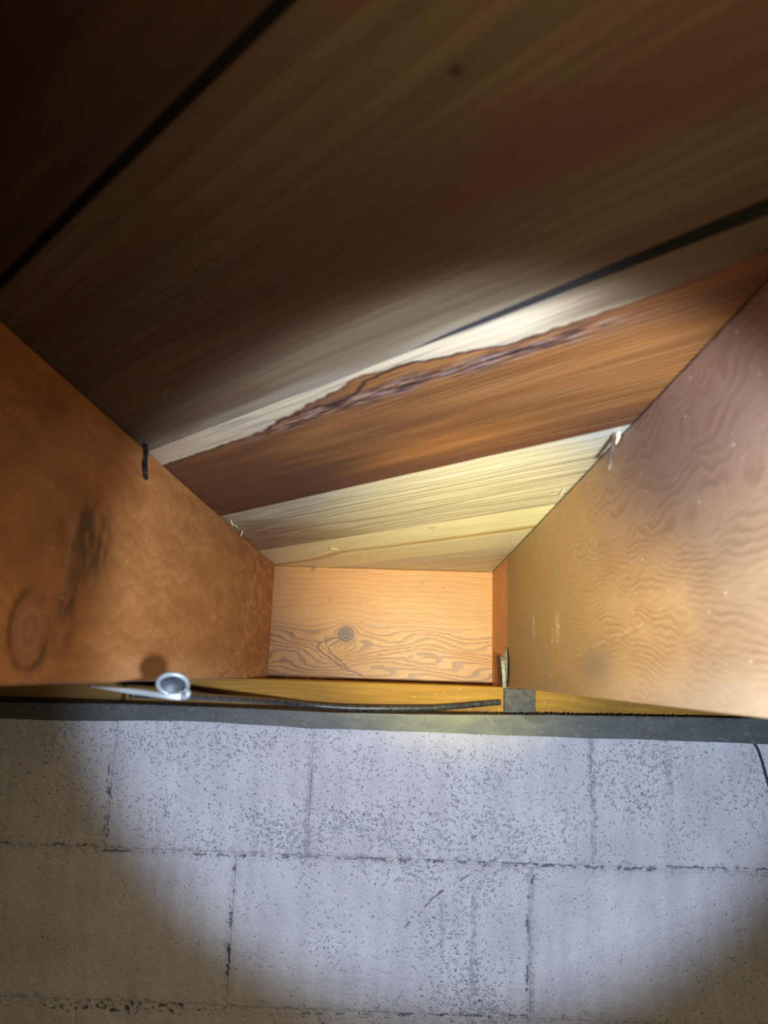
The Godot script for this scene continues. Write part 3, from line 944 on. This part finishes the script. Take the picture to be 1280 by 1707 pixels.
func build_cables() -> void:
	var m := metal(Color(0.115, 0.10, 0.085), 0.42, 0.0, 0.55, 21)
	m.clearcoat_enabled = true
	m.clearcoat = 0.3
	var st := begin(1)
	var pts := curve([Vector3(-0.268, -0.0285, -0.79), Vector3(-0.255, -0.0286, -0.80), Vector3(-0.225, -0.0300, -0.83), Vector3(-0.201, -0.0345, -0.92), Vector3(-0.160, -0.0402, -1.02), Vector3(-0.117, -0.0450, -1.058), Vector3(-0.066, -0.0473, -1.066), Vector3(-0.015, -0.0465, -1.070), Vector3(0.045, -0.0446, -1.082), Vector3(0.090, -0.0405, -1.094), Vector3(0.125, -0.0365, -1.104), Vector3(0.145, -0.0345, -1.1095)], 0.006)
	var rad := []
	for p in pts:
		rad.append(0.0041 + 0.0001 * na.get_noise_2d(p.x * 90.0, 3.0))
	tube(st, pts, rad)
	var o := piece("dark_cable", st, m)
	tag(o, "dusty dark cable sagging along the flashing from the eye rod to the steel anchor", "cable")
	st = begin(1)
	pts = curve([Vector3(0.466, -0.069, -1.0572), Vector3(0.4735, -0.080, -1.0552), Vector3(0.4785, -0.097, -1.0548), Vector3(0.4825, -0.115, -1.0548), Vector3(0.4875, -0.136, -1.055), Vector3(0.494, -0.17, -1.055), Vector3(0.50, -0.22, -1.056)], 0.005)
	rad = []
	for p in pts:
		rad.append(0.0016)
	tube(st, pts, rad)
	o = piece("thin_wire", st, metal(Color(0.03, 0.03, 0.035), 0.5, 0.0))
	tag(o, "thin black wire hanging down the block wall at the right edge", "wire")


func build_nails() -> void:
	var rust := metal(Color(0.50, 0.38, 0.30), 0.8, 0.2, 0.4, 31)
	var black := metal(Color(0.075, 0.045, 0.03), 1.0, 0.0, 0.4, 33)
	black.metallic_specular = 0.15
	var o := base("nail", Vector3(0.1527, JT, -0.5352))
	tag(o, "pale rusty nail poking through the subfloor beside the right joist", "nail", "nails through the subfloor")
	var st := begin(1)
	tube(st, [Vector3(0.004, 0.010, -0.009), Vector3(0, 0, 0), Vector3(-0.0038, -0.0095, 0.009), Vector3(-0.0088, -0.0220, 0.0210), Vector3(-0.0136, -0.0340, 0.0325), Vector3(-0.0147, -0.0369, 0.0352)], [0.0017, 0.0017, 0.0017, 0.0017, 0.0016, 0.0009], 10)
	piece("shank", st, rust, o)
	o = base("nail", Vector3(-0.2095, JT, -0.594))
	tag(o, "bent black nail poking through the subfloor beside the left joist", "nail", "nails through the subfloor")
	st = begin(1)
	tube(st, [Vector3(0, 0.012, 0), Vector3(0, 0, 0), Vector3(0.0015, -0.006, 0), Vector3(0.0022, -0.0125, 0.001)], [0.0021, 0.0021, 0.0020, 0.0018], 10)
	piece("shank", st, black, o)
	st = begin(1)
	tube(st, [Vector3(0.0022, -0.0125, 0.001), Vector3(0.0018, -0.0155, 0.001), Vector3(0.0028, -0.022, 0.001), Vector3(0.0042, -0.029, 0.001), Vector3(0.0048, -0.0305, 0.001)], [0.0018, 0.0022, 0.0021, 0.0018, 0.0007], 10)
	piece("point", st, black, o)


# ---------------------------------------------------------------- dirt

func lump_mesh(seed_: int) -> ArrayMesh:
	var r := RandomNumberGenerator.new()
	r.seed = seed_
	var v := []
	for d in [Vector3(1, 0, 0), Vector3(-1, 0, 0), Vector3(0, 1, 0), Vector3(0, -1, 0), Vector3(0, 0, 1), Vector3(0, 0, -1)]:
		v.append(d * r.randf_range(0.6, 1.1) + Vector3(r.randf_range(-0.2, 0.2), r.randf_range(-0.2, 0.2), r.randf_range(-0.2, 0.2)))
	var st := begin()
	for f in [[0, 2, 4], [4, 2, 1], [1, 2, 5], [5, 2, 0], [0, 4, 3], [4, 1, 3], [1, 5, 3], [5, 0, 3]]:
		tri(st, v[f[0]], v[f[1]], v[f[2]], v[f[0]] + v[f[1]] + v[f[2]], no_uv)
	st.generate_normals()
	return st.commit()


func scatter(called: String, spots: Array, m: Material, label: String) -> void:
	var mm := MultiMesh.new()
	mm.transform_format = MultiMesh.TRANSFORM_3D
	mm.mesh = lump_mesh(3)
	mm.instance_count = spots.size()
	for i in spots.size():
		var s: Array = spots[i]
		var b := Basis.from_euler(Vector3(rng.randf() * TAU, rng.randf() * TAU, rng.randf() * TAU)).scaled(Vector3.ONE * s[1])
		b = b * Basis.from_scale(Vector3(rng.randf_range(0.7, 1.5), 0.7, rng.randf_range(0.6, 1.2)))
		mm.set_instance_transform(i, Transform3D(b, s[0]))
	var o := MultiMeshInstance3D.new()
	o.name = called
	o.multimesh = mm
	o.material_override = m
	o.set_meta("kind", "stuff")
	tag(o, label, "debris")
	add_child(o, true)


func build_crumbs() -> void:
	var spots := []
	for i in 1500:
		var x := rng.randf_range(-0.56, 0.56)
		var many := 0.35 + 0.65 * smoothstep(0.1, 0.22, x)
		if x > -0.2 and x < 0.1:
			many = 0.12
		if rng.randf() > many:
			continue
		var z := lerpf(-1.059, SILL + 0.003, pow(rng.randf(), 1.6))
		var t := (z + 1.0575) / (SILL + 1.0585)
		var y := lerpf(flash_top(x), -0.0497, clampf(t, 0.0, 1.0))
		var s := rng.randf_range(0.0005, 0.0017)
		spots.append([Vector3(x, y + s * 0.4, z), s])
	scatter("dirt_crumbs", spots, metal(Color(0.16, 0.12, 0.085), 0.95, 0.0, 0.4, 41), "dark crumbs of dirt lying along the top edge of the grey flashing")
	spots = []
	for i in 150:
		var x := rng.randf_range(-0.02, 0.15) if i % 2 else rng.randf_range(0.19, 0.36)
		if i % 5 == 0:
			x = rng.randf_range(-0.2, 0.14)
		spots.append([Vector3(x, lerpf(-0.047, -0.016, pow(rng.randf(), 1.7)), SILL + 0.0004), rng.randf_range(0.0004, 0.0011)])
	for i in 60:
		spots.append([Vector3(rng.randf_range(-0.19, 0.15), JB + 0.0004, RIM + rng.randf_range(0.001, 0.01)), rng.randf_range(0.0005, 0.0012)])
	scatter("sawdust_flecks", spots, metal(Color(0.88, 0.78, 0.55), 0.9, 0.0), "pale sawdust flecks stuck to the sill plate below the rim joist")
